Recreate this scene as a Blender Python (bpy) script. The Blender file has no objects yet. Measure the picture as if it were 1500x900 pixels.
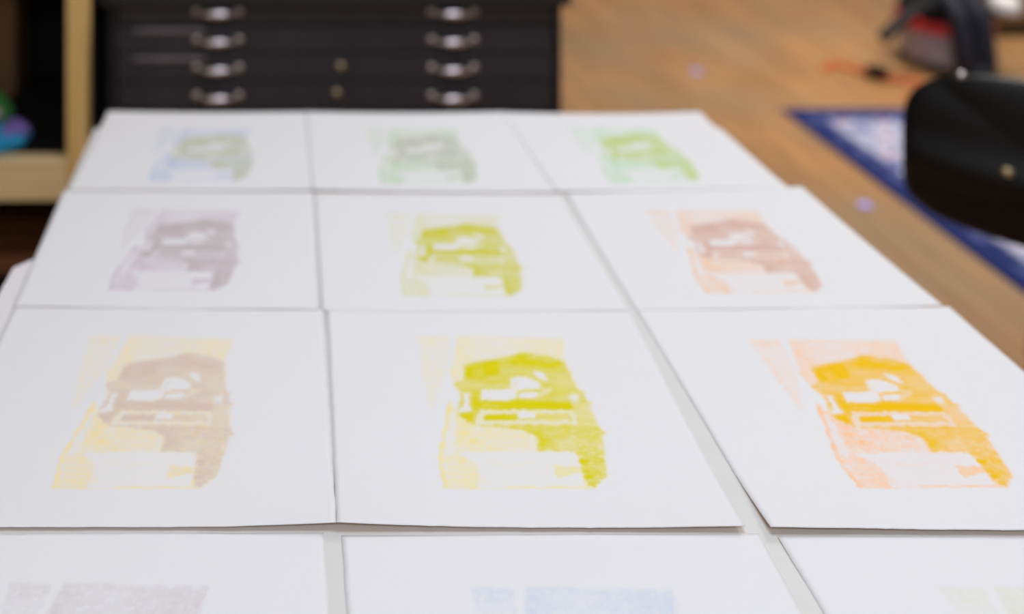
import bpy, bmesh, math, random
import numpy as np
from mathutils import Vector, Matrix

random.seed(7)
RNG = np.random.default_rng(11)
scene = bpy.context.scene
COL = scene.collection

# ---------------------------------------------------------------- geometry of the place
F = 1260.0            # focal length in pixels of the 1500 px wide frame
VX, VY = 405.0, -395.0  # where lines running down the room meet
TABLE_Z = 0.86
CAM_H = 0.711
CAM_Z = TABLE_Z + CAM_H


def on_table(px, py):
    y = F * CAM_H / (py - VY)
    return ((px - VX) * y / F, y)


def on_floor(px, py):
    y = F * CAM_Z / (py - VY)
    return ((px - VX) * y / F, y)


def at_depth(px, py, y):
    return ((px - VX) * y / F, CAM_Z - (py - VY) * y / F)


def lin(c):
    out = []
    for v in c:
        v = v / 255.0
        out.append(v / 12.92 if v <= 0.04045 else ((v + 0.055) / 1.055) ** 2.4)
    return out


# ---------------------------------------------------------------- helpers
def link(o, parent=None):
    COL.objects.link(o)
    if parent is not None:
        o.parent = parent
    return o


def obj(name, bm, m, parent=None, smooth=False, bevel=0.0, seg=2):
    me = bpy.data.meshes.new(name)
    bmesh.ops.recalc_face_normals(bm, faces=bm.faces)
    bm.to_mesh(me)
    bm.free()
    if m is not None:
        me.materials.append(m)
    if smooth:
        for p in me.polygons:
            p.use_smooth = True
    o = link(bpy.data.objects.new(name, me), parent)
    if bevel:
        b = o.modifiers.new('bevel', 'BEVEL')
        b.width = bevel
        b.segments = seg
        b.limit_method = 'ANGLE'
        b.angle_limit = math.radians(40)
    return o


def tag(o, label=None, cat=None, group=None, kind=None):
    if label:
        o['label'] = label
    if cat:
        o['category'] = cat
    if group:
        o['group'] = group
    if kind:
        o['kind'] = kind
    return o


def thing(name, label, cat, loc=(0, 0, 0), rz=0.0, group=None):
    o = link(bpy.data.objects.new(name, None))
    o.empty_display_size = 0.05
    o.location = loc
    o.rotation_euler = (0, 0, rz)
    return tag(o, label, cat, group)


def add_box(bm, x0, x1, y0, y1, z0, z1):
    vs = [bm.verts.new((x, y, z)) for x in (x0, x1) for y in (y0, y1) for z in (z0, z1)]
    for f in ((0, 1, 3, 2), (4, 6, 7, 5), (0, 4, 5, 1), (2, 3, 7, 6), (0, 2, 6, 4), (1, 5, 7, 3)):
        bm.faces.new([vs[i] for i in f])
    return vs


def box(x0, x1, y0, y1, z0, z1):
    bm = bmesh.new()
    add_box(bm, x0, x1, y0, y1, z0, z1)
    return bm


def add_tube(bm, pts, r, n=14, caps=True):
    """tube through pts; r a number or a list of radii"""
    pts = [Vector(p) for p in pts]
    rs = r if isinstance(r, (list, tuple)) else [r] * len(pts)
    up = Vector((0, 0, 1))
    rings = []
    for i, p in enumerate(pts):
        a = pts[max(i - 1, 0)]
        b = pts[min(i + 1, len(pts) - 1)]
        t = (b - a).normalized()
        ref = up if abs(t.dot(up)) < 0.95 else Vector((1, 0, 0))
        u = t.cross(ref).normalized()
        v = u.cross(t).normalized()
        rings.append([bm.verts.new(p + (u * math.cos(k * 2 * math.pi / n) + v * math.sin(k * 2 * math.pi / n)) * rs[i]) for k in range(n)])
    for a, b in zip(rings[:-1], rings[1:]):
        for k in range(n):
            bm.faces.new((a[k], a[(k + 1) % n], b[(k + 1) % n], b[k]))
    if caps:
        bm.faces.new(rings[0][::-1])
        bm.faces.new(rings[-1])


def tube(pts, r, n=14):
    bm = bmesh.new()
    add_tube(bm, pts, r, n)
    return bm


def add_lathe(bm, prof, n=40, c=(0, 0, 0)):
    """prof: list of (radius, z)"""
    rings = []
    for r, z in prof:
        if r < 1e-6:
            rings.append([bm.verts.new((c[0], c[1], c[2] + z))])
        else:
            rings.append([bm.verts.new((c[0] + r * math.cos(k * 2 * math.pi / n), c[1] + r * math.sin(k * 2 * math.pi / n), c[2] + z)) for k in range(n)])
    for a, b in zip(rings[:-1], rings[1:]):
        for k in range(n):
            k2 = (k + 1) % n
            if len(a) == 1 and len(b) == 1:
                continue
            if len(a) == 1:
                bm.faces.new((a[0], b[k2], b[k]))
            elif len(b) == 1:
                bm.faces.new((a[k], a[k2], b[0]))
            else:
                bm.faces.new((a[k], a[k2], b[k2], b[k]))


def lathe(prof, n=40, c=(0, 0, 0)):
    bm = bmesh.new()
    add_lathe(bm, prof, n, c)
    return bm


def smooth_curve(pts, n=12):
    """Catmull-Rom through pts"""
    P = [Vector(p) for p in pts]
    P = [P[0] * 2 - P[1]] + P + [P[-1] * 2 - P[-2]]
    out = []
    for i in range(1, len(P) - 2):
        p0, p1, p2, p3 = P[i - 1:i + 3]
        for k in range(n):
            t = k / n
            out.append(0.5 * ((2 * p1) + (p2 - p0) * t + (2 * p0 - 5 * p1 + 4 * p2 - p3) * t * t + (-p0 + 3 * p1 - 3 * p2 + p3) * t ** 3))
    out.append(P[-2])
    return out


# ---------------------------------------------------------------- materials
def mat(name, rgb, rough=0.5, metal=0.0, noise=None, spec=0.5, coat=0.0):
    """noise = (scale, amount) mottles the base colour"""
    m = bpy.data.materials.new(name)
    m.use_nodes = True
    nt = m.node_tree
    b = nt.nodes['Principled BSDF']
    c = list(rgb) + [1]
    b.inputs['Base Color'].default_value = c
    b.inputs['Roughness'].default_value = rough
    b.inputs['Metallic'].default_value = metal
    b.inputs['Specular IOR Level'].default_value = spec
    b.inputs['Coat Weight'].default_value = coat
    if noise:
        tc = nt.nodes.new('ShaderNodeTexCoord')
        n = nt.nodes.new('ShaderNodeTexNoise')
        n.inputs['Scale'].default_value = noise[0]
        n.inputs['Detail'].default_value = 4
        r = nt.nodes.new('ShaderNodeValToRGB')
        a = noise[1]
        r.color_ramp.elements[0].position = 0.3
        r.color_ramp.elements[1].position = 0.7
        r.color_ramp.elements[0].color = [v * (1 - a) for v in rgb] + [1]
        r.color_ramp.elements[1].color = [min(1, v * (1 + a)) for v in rgb] + [1]
        nt.links.new(tc.outputs['Object'], n.inputs['Vector'])
        nt.links.new(n.outputs['Fac'], r.inputs['Fac'])
        nt.links.new(r.outputs['Color'], b.inputs['Base Color'])
    return m


def wood_mat(name, dark, light, scale=(6, 60, 60), rough=0.5):
    m = bpy.data.materials.new(name)
    m.use_nodes = True
    nt = m.node_tree
    b = nt.nodes['Principled BSDF']
    b.inputs['Roughness'].default_value = rough
    tc = nt.nodes.new('ShaderNodeTexCoord')
    mp = nt.nodes.new('ShaderNodeMapping')
    mp.inputs['Scale'].default_value = scale
    n = nt.nodes.new('ShaderNodeTexNoise')
    n.inputs['Scale'].default_value = 1.0
    n.inputs['Detail'].default_value = 6
    n.inputs['Distortion'].default_value = 0.6
    r = nt.nodes.new('ShaderNodeValToRGB')
    r.color_ramp.elements[0].position = 0.3
    r.color_ramp.elements[1].position = 0.72
    r.color_ramp.elements[0].color = list(dark) + [1]
    r.color_ramp.elements[1].color = list(light) + [1]
    nt.links.new(tc.outputs['Object'], mp.inputs['Vector'])
    nt.links.new(mp.outputs['Vector'], n.inputs['Vector'])
    nt.links.new(n.outputs['Fac'], r.inputs['Fac'])
    nt.links.new(r.outputs['Color'], b.inputs['Base Color'])
    return m


def floor_mat():
    m = bpy.data.materials.new('plank_floor')
    m.use_nodes = True
    nt = m.node_tree
    N, L = nt.nodes.new, nt.links.new
    b = nt.nodes['Principled BSDF']
    b.inputs['Roughness'].default_value = 0.42
    b.inputs['Specular IOR Level'].default_value = 0.35
    tc = N('ShaderNodeTexCoord')
    mp = N('ShaderNodeMapping')
    mp.inputs['Rotation'].default_value = (0, 0, math.radians(90))
    L(tc.outputs['Object'], mp.inputs['Vector'])
    br = N('ShaderNodeTexBrick')
    br.inputs['Scale'].default_value = 1.0
    br.inputs['Brick Width'].default_value = 1.3
    br.inputs['Row Height'].default_value = 0.11
    br.inputs['Mortar Size'].default_value = 0.0016
    br.inputs['Color1'].default_value = lin((190, 140, 88)) + [1]
    br.inputs['Color2'].default_value = lin((170, 126, 82)) + [1]
    br.inputs['Mortar'].default_value = lin((96, 62, 36)) + [1]
    L(mp.outputs['Vector'], br.inputs['Vector'])
    mp2 = N('ShaderNodeMapping')
    mp2.inputs['Scale'].default_value = (22, 2.2, 1)
    L(tc.outputs['Object'], mp2.inputs['Vector'])
    n1 = N('ShaderNodeTexNoise')
    n1.inputs['Scale'].default_value = 1.0
    n1.inputs['Detail'].default_value = 5
    L(mp2.outputs['Vector'], n1.inputs['Vector'])
    mx = N('ShaderNodeMix')
    mx.data_type = 'RGBA'
    mx.blend_type = 'MULTIPLY'
    mx.inputs['Factor'].default_value = 0.55
    r = N('ShaderNodeValToRGB')
    r.color_ramp.elements[0].position = 0.32
    r.color_ramp.elements[0].color = (0.42, 0.38, 0.36, 1)
    r.color_ramp.elements[1].position = 0.62
    r.color_ramp.elements[1].color = (1, 1, 1, 1)
    L(n1.outputs['Fac'], r.inputs['Fac'])
    L(br.outputs['Color'], mx.inputs['A'])
    L(r.outputs['Color'], mx.inputs['B'])
    # worn grey scuffed patches
    n2 = N('ShaderNodeTexNoise')
    n2.inputs['Scale'].default_value = 1.7
    n2.inputs['Detail'].default_value = 4
    L(tc.outputs['Object'], n2.inputs['Vector'])
    r2 = N('ShaderNodeValToRGB')
    r2.color_ramp.elements[0].position = 0.42
    r2.color_ramp.elements[0].color = (0, 0, 0, 1)
    r2.color_ramp.elements[1].position = 0.7
    r2.color_ramp.elements[1].color = (0.72, 0.72, 0.72, 1)
    L(n2.outputs['Fac'], r2.inputs['Fac'])
    mx2 = N('ShaderNodeMix')
    mx2.data_type = 'RGBA'
    L(r2.outputs['Color'], mx2.inputs['Factor'])
    L(mx.outputs['Result'], mx2.inputs['A'])
    mx2.inputs['B'].default_value = lin((140, 124, 98)) + [1]
    L(mx2.outputs['Result'], b.inputs['Base Color'])
    return m


def rug_mat():
    """attribute-driven border / field with flowery noise"""
    m = bpy.data.materials.new('woven_rug')
    m.use_nodes = True
    nt = m.node_tree
    N, L = nt.nodes.new, nt.links.new
    b = nt.nodes['Principled BSDF']
    b.inputs['Roughness'].default_value = 0.95
    b.inputs['Specular IOR Level'].default_value = 0.1
    at = N('ShaderNodeAttribute')
    at.attribute_name = 'weave'
    L(at.outputs['Color'], b.inputs['Base Color'])
    return m


def paper_mat(name='printed_paper'):
    m = bpy.data.materials.new(name)
    m.use_nodes = True
    nt = m.node_tree
    N, L = nt.nodes.new, nt.links.new
    b = nt.nodes['Principled BSDF']
    b.inputs['Roughness'].default_value = 0.85
    b.inputs['Specular IOR Level'].default_value = 0.15
    at = N('ShaderNodeAttribute')
    at.attribute_name = 'ink'
    L(at.outputs['Color'], b.inputs['Base Color'])
    tc = N('ShaderNodeTexCoord')
    n = N('ShaderNodeTexNoise')
    n.inputs['Scale'].default_value = 500
    L(tc.outputs['Object'], n.inputs['Vector'])
    bp = N('ShaderNodeBump')
    bp.inputs['Strength'].default_value = 0.06
    bp.inputs['Distance'].default_value = 0.0005
    L(n.outputs['Fac'], bp.inputs['Height'])
    L(bp.outputs['Normal'], b.inputs['Normal'])
    return m


M = dict(
    paper=paper_mat(),
    paper_back=mat('paper_back', lin((206, 150, 66)), 0.9, spec=0.1),  # underside coloured tan to tint the shade under lifted edges brown
    table_top=mat('white_laminate', lin((218, 217, 214)), 0.55, noise=(30, 0.02), spec=0.3),
    table_leg=mat('grey_steel', lin((120, 120, 122)), 0.4, 0.6),
    table_edge=mat('table_edge_band', lin((190, 186, 180)), 0.6),
    blank=mat('blank_paper', lin((228, 224, 227)), 0.85, noise=(40, 0.015), spec=0.15),
    black_steel=mat('black_enamel', lin((50, 50, 56)), 0.5, noise=(9, 0.12)),
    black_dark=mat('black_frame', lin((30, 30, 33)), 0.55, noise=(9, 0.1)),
    strip=mat('lit_lip_grey', lin((128, 122, 126)), 0.45, noise=(14, 0.25)),  # grey of the lit line painted on the drawer lips
    nickel=mat('brushed_nickel', lin((236, 228, 232)), 0.34, 1.0, noise=(60, 0.08)),
    nickel_dull=mat('dull_nickel', lin((206, 192, 186)), 0.5, 1.0, noise=(60, 0.1)),
    brass=mat('aged_brass', lin((222, 202, 164)), 0.5, 1.0, noise=(80, 0.1)),
    pine=wood_mat('pale_pine', lin((214, 174, 102)), lin((234, 198, 132)), (40, 40, 3)),
    pine_h=wood_mat('pale_pine_board', lin((216, 186, 132)), lin((234, 208, 162)), (3, 40, 40)),
    dark_wood=wood_mat('dark_stained_wood', lin((78, 46, 24)), lin((110, 66, 34)), (4, 40, 40)),
    shade_black=mat('shade_black_board', lin((20, 19, 18)), 0.8, noise=(12, 0.2), spec=0.2),  # near-black that puts shade into the shelf interior and chest base
    floor=floor_mat(),
    rug=rug_mat(),
    wall=mat('painted_wall', lin((222, 218, 210)), 0.9, noise=(3, 0.02)),
    ceiling=mat('painted_ceiling', lin((232, 231, 228)), 0.9, noise=(3, 0.02)),
    chair_black=mat('black_vinyl', lin((9, 9, 10)), 0.5, noise=(60, 0.15), spec=0.3),
    chair_metal=mat('black_powder_coat', lin((20, 20, 21)), 0.45),
    vac_tank=mat('grey_plastic', lin((160, 154, 170)), 0.45, noise=(8, 0.1)),
    vac_red=mat('red_plastic', lin((196, 44, 48)), 0.4, noise=(8, 0.1)),
    vac_black=mat('black_plastic', lin((18, 18, 20)), 0.6, noise=(10, 0.1), spec=0.3),
    navy=mat('navy_plastic', lin((26, 29, 40)), 0.65, noise=(10, 0.15), spec=0.3),
    white_plastic=mat('white_plastic', lin((226, 222, 220)), 0.5, noise=(10, 0.03)),
    orange_cord=mat('orange_rubber', lin((216, 98, 40)), 0.55, noise=(10, 0.08)),
    chest=wood_mat('olive_brown_wood', lin((84, 66, 36)), lin((110, 88, 50)), (5, 30, 30)),
    blue_cloth=mat('blue_cloth', lin((30, 132, 178)), 0.9, noise=(14, 0.25)),
    purple_cloth=mat('purple_cloth', lin((118, 98, 168)), 0.9, noise=(14, 0.2)),
    green_cloth=mat('green_cloth', lin((72, 150, 72)), 0.85, noise=(14, 0.25)),
    pink_patch=mat('pink_cloth', lin((214, 190, 190)), 0.85, noise=(14, 0.1)),
    brown_card=mat('brown_cardboard', lin((104, 74, 46)), 0.9, noise=(8, 0.1)),
    lilac=mat('lilac_paper', lin((168, 168, 255)), 0.7, noise=(40, 0.05)),
)

# ---------------------------------------------------------------- the room
RX0, RX1, RY0, RY1, RZ = -1.9, 5.4, -2.6, 6.6, 2.9
tag(obj('floor', box(RX0, RX1, RY0, RY1, -0.05, 0.0), M['floor']), kind='structure')
tag(obj('ceiling', box(RX0, RX1, RY0, RY1, RZ, RZ + 0.05), M['ceiling']), kind='structure')
tag(obj('wall_left', box(RX0 - 0.1, RX0, RY0, RY1, 0, RZ), M['wall']), kind='structure')
tag(obj('wall_right', box(RX1, RX1 + 0.1, RY0, RY1, 0, RZ), M['wall']), kind='structure')
tag(obj('wall_far', box(RX0, RX1, RY1, RY1 + 0.1, 0, RZ), M['wall']), kind='structure')
tag(obj('wall_near', box(RX0, RX1, RY0 - 0.1, RY0, 0, RZ), M['wall']), kind='structure')

# ---------------------------------------------------------------- the table
TX0, TX1, TY0, TY1 = -0.3255, 0.795, 0.40, 1.54
tb = thing('work_table', 'long white-topped work table carrying the rows of prints', 'table', ((TX0 + TX1) / 2, (TY0 + TY1) / 2, 0))
hx, hy = (TX1 - TX0) / 2, (TY1 - TY0) / 2
obj('tabletop', box(-hx, hx, -hy, hy, TABLE_Z - 0.03, TABLE_Z), M['table_top'], tb, bevel=0.002)
for x0, x1, y0, y1 in ((-hx + 0.05, hx - 0.05, -hy + 0.05, -hy + 0.074), (-hx + 0.05, hx - 0.05, hy - 0.074, hy - 0.05),
                       (-hx + 0.05, -hx + 0.074, -hy + 0.075, hy - 0.075), (hx - 0.074, hx - 0.05, -hy + 0.075, hy - 0.075)):
    obj('apron_rail', box(x0, x1, y0, y1, TABLE_Z - 0.11, TABLE_Z - 0.03), M['table_edge'], tb, bevel=0.002)
for sx in (-1, 1):
    for sy in (-1, 1):
        cx, cy = sx * (hx - 0.095), sy * (hy - 0.095)
        obj('leg', box(cx - 0.02, cx + 0.02, cy - 0.02, cy + 0.02, 0, TABLE_Z - 0.03), M['table_leg'], tb, bevel=0.004)

# ---------------------------------------------------------------- the printed picture, drawn as flat inks on a raster
DW, DH, SC = 1180, 900, 2      # drawing units and the raster's step
gw, gh = DW // SC, DH // SC
GX, GY = np.meshgrid((np.arange(gw) + 0.5) * SC, (np.arange(gh) + 0.5) * SC)


def poly(pts):
    inside = np.zeros(GX.shape, bool)
    n = len(pts)
    wx = GX + WOBX
    wy = GY + WOBY
    for i in range(n):
        x0, y0 = pts[i]
        x1, y1 = pts[(i + 1) % n]
        if y0 == y1:
            continue
        c = ((y0 > wy) != (y1 > wy)) & (wx < (x1 - x0) * (wy - y0) / (y1 - y0) + x0)
        inside ^= c
    return inside.astype(float)


def ell(cx, cy, rx, ry, rot=0.0):
    c, s = math.cos(rot), math.sin(rot)
    dx, dy = GX + WOBX - cx, GY + WOBY - cy
    u, v = dx * c + dy * s, -dx * s + dy * c
    return ((u / rx) ** 2 + (v / ry) ** 2 < 1).astype(float)


def blur(a, k):
    for _ in range(2):
        for ax in (0, 1):
            p = np.cumsum(np.concatenate([np.repeat(np.take(a, [0], ax), k + 1, ax), a, np.repeat(np.take(a, [-1], ax), k, ax)], ax), ax)
            w = 2 * k + 1
            if ax == 0:
                a = (p[w:] - p[:-w]) / w
            else:
                a = (p[:, w:] - p[:, :-w]) / w
    return a


def noise2(cell_x, cell_y, seed):
    r = np.random.default_rng(seed)
    nx, ny = int(DW / cell_x) + 3, int(DH / cell_y) + 3
    g = r.random((ny, nx))
    fx, fy = GX / cell_x, GY / cell_y
    ix, iy = fx.astype(int), fy.astype(int)
    tx, ty = fx - ix, fy - iy
    tx, ty = tx * tx * (3 - 2 * tx), ty * ty * (3 - 2 * ty)
    return (g[iy, ix] * (1 - tx) + g[iy, ix + 1] * tx) * (1 - ty) + (g[iy + 1, ix] * (1 - tx) + g[iy + 1, ix + 1] * tx) * ty


WOBX = (noise2(28, 18, 1) - 0.5) * 16 + (noise2(9, 7, 2) - 0.5) * 9
WOBY = (noise2(24, 22, 3) - 0.5) * 9 + (noise2(8, 8, 4) - 0.5) * 5

A = np.zeros(GX.shape)   # the light first ink
B = np.zeros(GX.shape)   # the strong second ink


def put(layer, mask, v, soft=1):
    m = blur(mask, soft) if soft else mask
    layer[:] = layer * (1 - m) + v * m


# pale slanting wedge on the left
put(A, poly([(112, 50), (272, 50), (262, 205), (180, 435), (160, 330)]), 0.26)
put(A, poly([(112, 50), (272, 50), (268, 82), (118, 84)]), 0.46, 2)
put(A, poly([(112, 50), (150, 50), (185, 420), (165, 340)]), 0.36, 4)
# body
put(A, poly([(310, 50), (850, 55), (858, 165), (932, 320), (962, 330), (962, 375), (1005, 385), (985, 402), (1030, 515), (1066, 540),
             (1045, 562), (1075, 760), (1010, 825), (245, 822), (215, 665), (275, 365), (318, 430), (345, 400), (300, 300), (270, 220), (310, 180)]), 0.5)
put(A, poly([(400, 60), (560, 58), (620, 140), (460, 165), (390, 170)]), 0.34, 6)
put(A, poly([(310, 52), (372, 52), (372, 200), (300, 270), (282, 220)]), 0.6, 4)
put(A, poly([(700, 70), (850, 75), (858, 165), (740, 140)]), 0.62, 5)
# lower left ground
put(A, poly([(300, 470), (390, 490), (560, 515), (720, 620), (330, 630), (300, 560)]), 0.55, 3)
put(A, poly([(310, 440), (390, 490), (400, 540), (330, 590)]), 0.82, 6)
put(A, poly([(215, 660), (270, 380), (282, 400), (240, 640), (262, 820), (245, 820)]), 0.85, 1)
put(A, poly([(284, 430), (306, 470), (296, 640), (262, 660), (252, 610)]), 0.2, 2)
put(A, ell(610, 575, 105, 50), 0.42, 2)
put(A, ell(610, 578, 80, 34), 0.5, 2)
put(A, ell(415, 585, 34, 16), 0.8, 3)
put(A, poly([(235, 690), (330, 650), (420, 700), (425, 818), (260, 818)]), 0.5, 3)
put(A, poly([(300, 640), (350, 650), (350, 690), (310, 700)]), 0.75, 4)
put(A, poly([(335, 730), (420, 720), (415, 815), (340, 815)]), 0.7, 6)
# strong ink
put(B, poly([(345, 195), (400, 182), (650, 130), (762, 140), (856, 178), (935, 332), (958, 392), (1030, 515), (1066, 540), (1045, 562),
             (1074, 760), (1000, 822), (945, 760), (915, 632), (716, 632), (716, 560), (660, 525), (560, 512), (392, 496), (312, 440), (332, 330), (292, 282), (345, 270)]), 0.74, 2)
put(B, poly([(350, 190), (520, 165), (520, 240), (440, 265), (350, 260)]), 0.98, 5)
put(B, poly([(540, 158), (640, 142), (850, 180), (850, 200), (620, 205)]), 0.98, 4)
put(B, poly([(430, 375), (520, 382), (612, 378), (890, 385), (892, 422), (380, 425), (385, 330), (425, 330)]), 1.0, 2)
put(B, poly([(312, 440), (395, 430), (400, 492), (370, 480)]), 0.95, 2)
put(B, poly([(420, 500), (720, 505), (790, 560), (735, 620), (716, 560), (640, 520), (560, 512)]), 0.9, 3)
put(B, poly([(330, 285), (600, 285), (600, 315), (330, 318)]), 0.6, 4)
put(B, poly([(800, 240), (870, 230), (905, 310), (870, 350), (800, 330)]), 0.7, 10)
put(B, poly([(800, 590), (900, 555), (925, 632), (830, 632)]), 0.55, 5)
put(B, poly([(915, 640), (970, 640), (1010, 815), (980, 815)]), 0.9, 5)
put(B, poly([(960, 690), (1075, 740), (1072, 765), (990, 760)]), 0.8, 4)
put(B, poly([(1010, 560), (1046, 565), (1064, 680), (1030, 660)]), 0.6, 6)
# highlights left as paper
for pts, sft in (([(432, 318), (612, 318), (614, 362), (520, 374), (432, 366)], 1),
                 ([(572, 300), (585, 262), (625, 250), (690, 262), (742, 294), (730, 312), (620, 322), (596, 316)], 1),
                 ([(700, 224), (752, 232), (776, 276), (740, 272), (704, 246)], 1),
                 ([(622, 338), (700, 332), (730, 340), (690, 360), (632, 362)], 1),
                 ([(352, 336), (378, 332), (366, 392), (386, 426), (320, 428), (346, 400)], 1),
                 ([(886, 348), (930, 350), (934, 384), (892, 384)], 2)):
    m_ = poly(pts)
    put(A, m_, 0.06, sft)
    put(B, m_, 0.0, sft)
put(B, poly([(735, 312), (790, 305), (775, 345), (700, 360), (735, 340)]), 0.35, 2)
put(B, poly([(590, 285), (622, 270), (612, 305), (592, 310)]), 0.3, 2)
# framed bar
for pts, vb, va in (([(424, 420), (906, 424), (926, 500), (404, 492)], 0.12, 0.45),
                    ([(446, 440), (884, 442), (890, 476), (440, 472)], 0.62, 0.5),
                    ([(446, 440), (612, 440), (612, 474), (440, 472)], 0.9, 0.5),
                    ([(612, 434), (702, 436), (702, 462), (618, 462)], 0.0, 0.05)):
    m_ = poly(pts)
    put(B, m_, vb, 1)
    put(A, m_, va, 1)
put(B, poly([(880, 370), (962, 372), (985, 402), (1020, 500), (930, 500), (905, 424)]), 0.5, 4)
put(B, poly([(930, 325), (962, 330), (962, 375), (1005, 386), (940, 390)]), 0.7, 1)
# sheet lying on the drawn desk
m_ = poly([(318, 636), (914, 634), (938, 720), (950, 806), (760, 816), (432, 816), (418, 705)])
put(A, m_, 0.1, 1)
put(B, m_, 0.0, 1)
put(A, poly([(425, 690), (780, 692), (780, 698), (425, 698)]), 0.26, 1)
put(A, poly([(790, 706), (934, 708), (940, 745), (815, 770)]), 0.62, 1)
put(B, poly([(800, 712), (925, 714), (930, 740), (830, 760)]), 0.16, 2)
put(A, poly([(430, 770), (450, 755), (455, 815), (425, 815)]), 0.35, 2)
put(A, poly([(245, 812), (1010, 815), (1008, 826), (245, 824)]), 0.72, 1)
put(A, poly([(420, 800), (560, 800), (560, 826), (420, 826)]), 0.12, 3)
# uneven squeegee pull
st = noise2(140, 9, 21) * 0.5 + noise2(40, 14, 22) * 0.5
fine = noise2(26, 5, 41) * 0.5 + noise2(9, 6, 42) * 0.5
diag = noise2(22, 22, 43) * 0.6 + noise2(7, 7, 44) * 0.4
# scratchy drawing inside the light ink: dashes and worn spots
A = A * (1 - 0.75 * np.clip((fine - 0.56) / 0.1, 0, 1) * np.clip(1.25 - A, 0, 1)) + 0.3 * np.clip((diag - 0.64) / 0.06, 0, 1) * (A > 0.3) * (GY > 380)
# dry-brush gaps along the rim and on the right of the strong ink
rim = np.clip((blur((B > 0.3).astype(float), 9) - 0.5) * 2, 0, 1)
dry = (1 - blur(((GX > 395) & (GX < 935) & (GY > 412) & (GY < 502)).astype(float), 3)) * np.clip((noise2(30, 6, 45) * 0.6 + noise2(10, 5, 46) * 0.4 - 0.5) / 0.14, 0, 1)
right = np.clip((GX - 700) / 300, 0, 1) * np.clip((GY - 470) / 60, 0, 1)
B = B * (1 - dry * (0.55 * (1 - rim) + 0.35 * right * (B < 0.97)))
sp = RNG.random(GX.shape)
A = A * (0.55 + 0.7 * st) * (0.7 + 0.6 * blur(sp, 1))
B = B * (0.80 + 0.38 * noise2(70, 20, 23)) * (0.93 + 0.14 * blur(RNG.random(GX.shape), 1))
A = np.clip(blur(A, 1), 0, 1)
B = np.clip(blur(B, 1), 0, 1)
# the broken right-hand margin of the top band
edge = poly([(845, 50), (870, 50), (870, 170), (840, 120)])
A = A * (1 - edge * noise2(12, 8, 31))


def sample(layer, x, y):
    fx = np.clip(x / SC - 0.5, 0, gw - 1.001)
    fy = np.clip(y / SC - 0.5, 0, gh - 1.001)
    ok = (x > 2) & (x < DW - 2) & (y > 2) & (y < DH - 2)
    ix, iy = fx.astype(int), fy.astype(int)
    tx, ty = fx - ix, fy - iy
    v = (layer[iy, ix] * (1 - tx) + layer[iy, ix + 1] * tx) * (1 - ty) + (layer[iy + 1, ix] * (1 - tx) + layer[iy + 1, ix + 1] * tx) * ty
    return v * ok


def homography(src, dst):
    a, b = [], []
    for (x, y), (u, v) in zip(src, dst):
        a.append([x, y, 1, 0, 0, 0, -u * x, -u * y])
        b.append(u)
        a.append([0, 0, 0, x, y, 1, -v * x, -v * y])
        b.append(v)
    h = np.linalg.solve(np.array(a, float), np.array(b, float))
    return np.append(h, 1).reshape(3, 3)


def apply_h(h, x, y):
    d = h[2, 0] * x + h[2, 1] * y + h[2, 2]
    return (h[0, 0] * x + h[0, 1] * y + h[0, 2]) / d, (h[1, 0] * x + h[1, 1] * y + h[1, 2]) / d


DRAW = [(112, 50), (855, 60), (1005, 825), (247, 820)]           # picture corners in drawing units, seen in the slanted view
REF = [on_table(*p) for p in ((612, 494), (827, 497), (870, 718), (651, 717))]
# the drawing units come from a slanted view: px = 580 + X / 3.4615, py = 480 + Y / 3.4615
DRAW_FLAT = [on_table(580 + x / 3.4615, 480 + y / 3.4615) for x, y in DRAW]


def flat_to_draw(x, y):
    py = F * CAM_H / y + VY
    px = VX + F * x / y
    return (px - 580) * 3.4615, (py - 480) * 3.4615


WHITE = np.array(lin((227, 226, 230)))
PAPER = np.array([0.800, 0.797, 0.805])


def albedo(c):
    return np.array(lin(c)) / WHITE * PAPER


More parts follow.
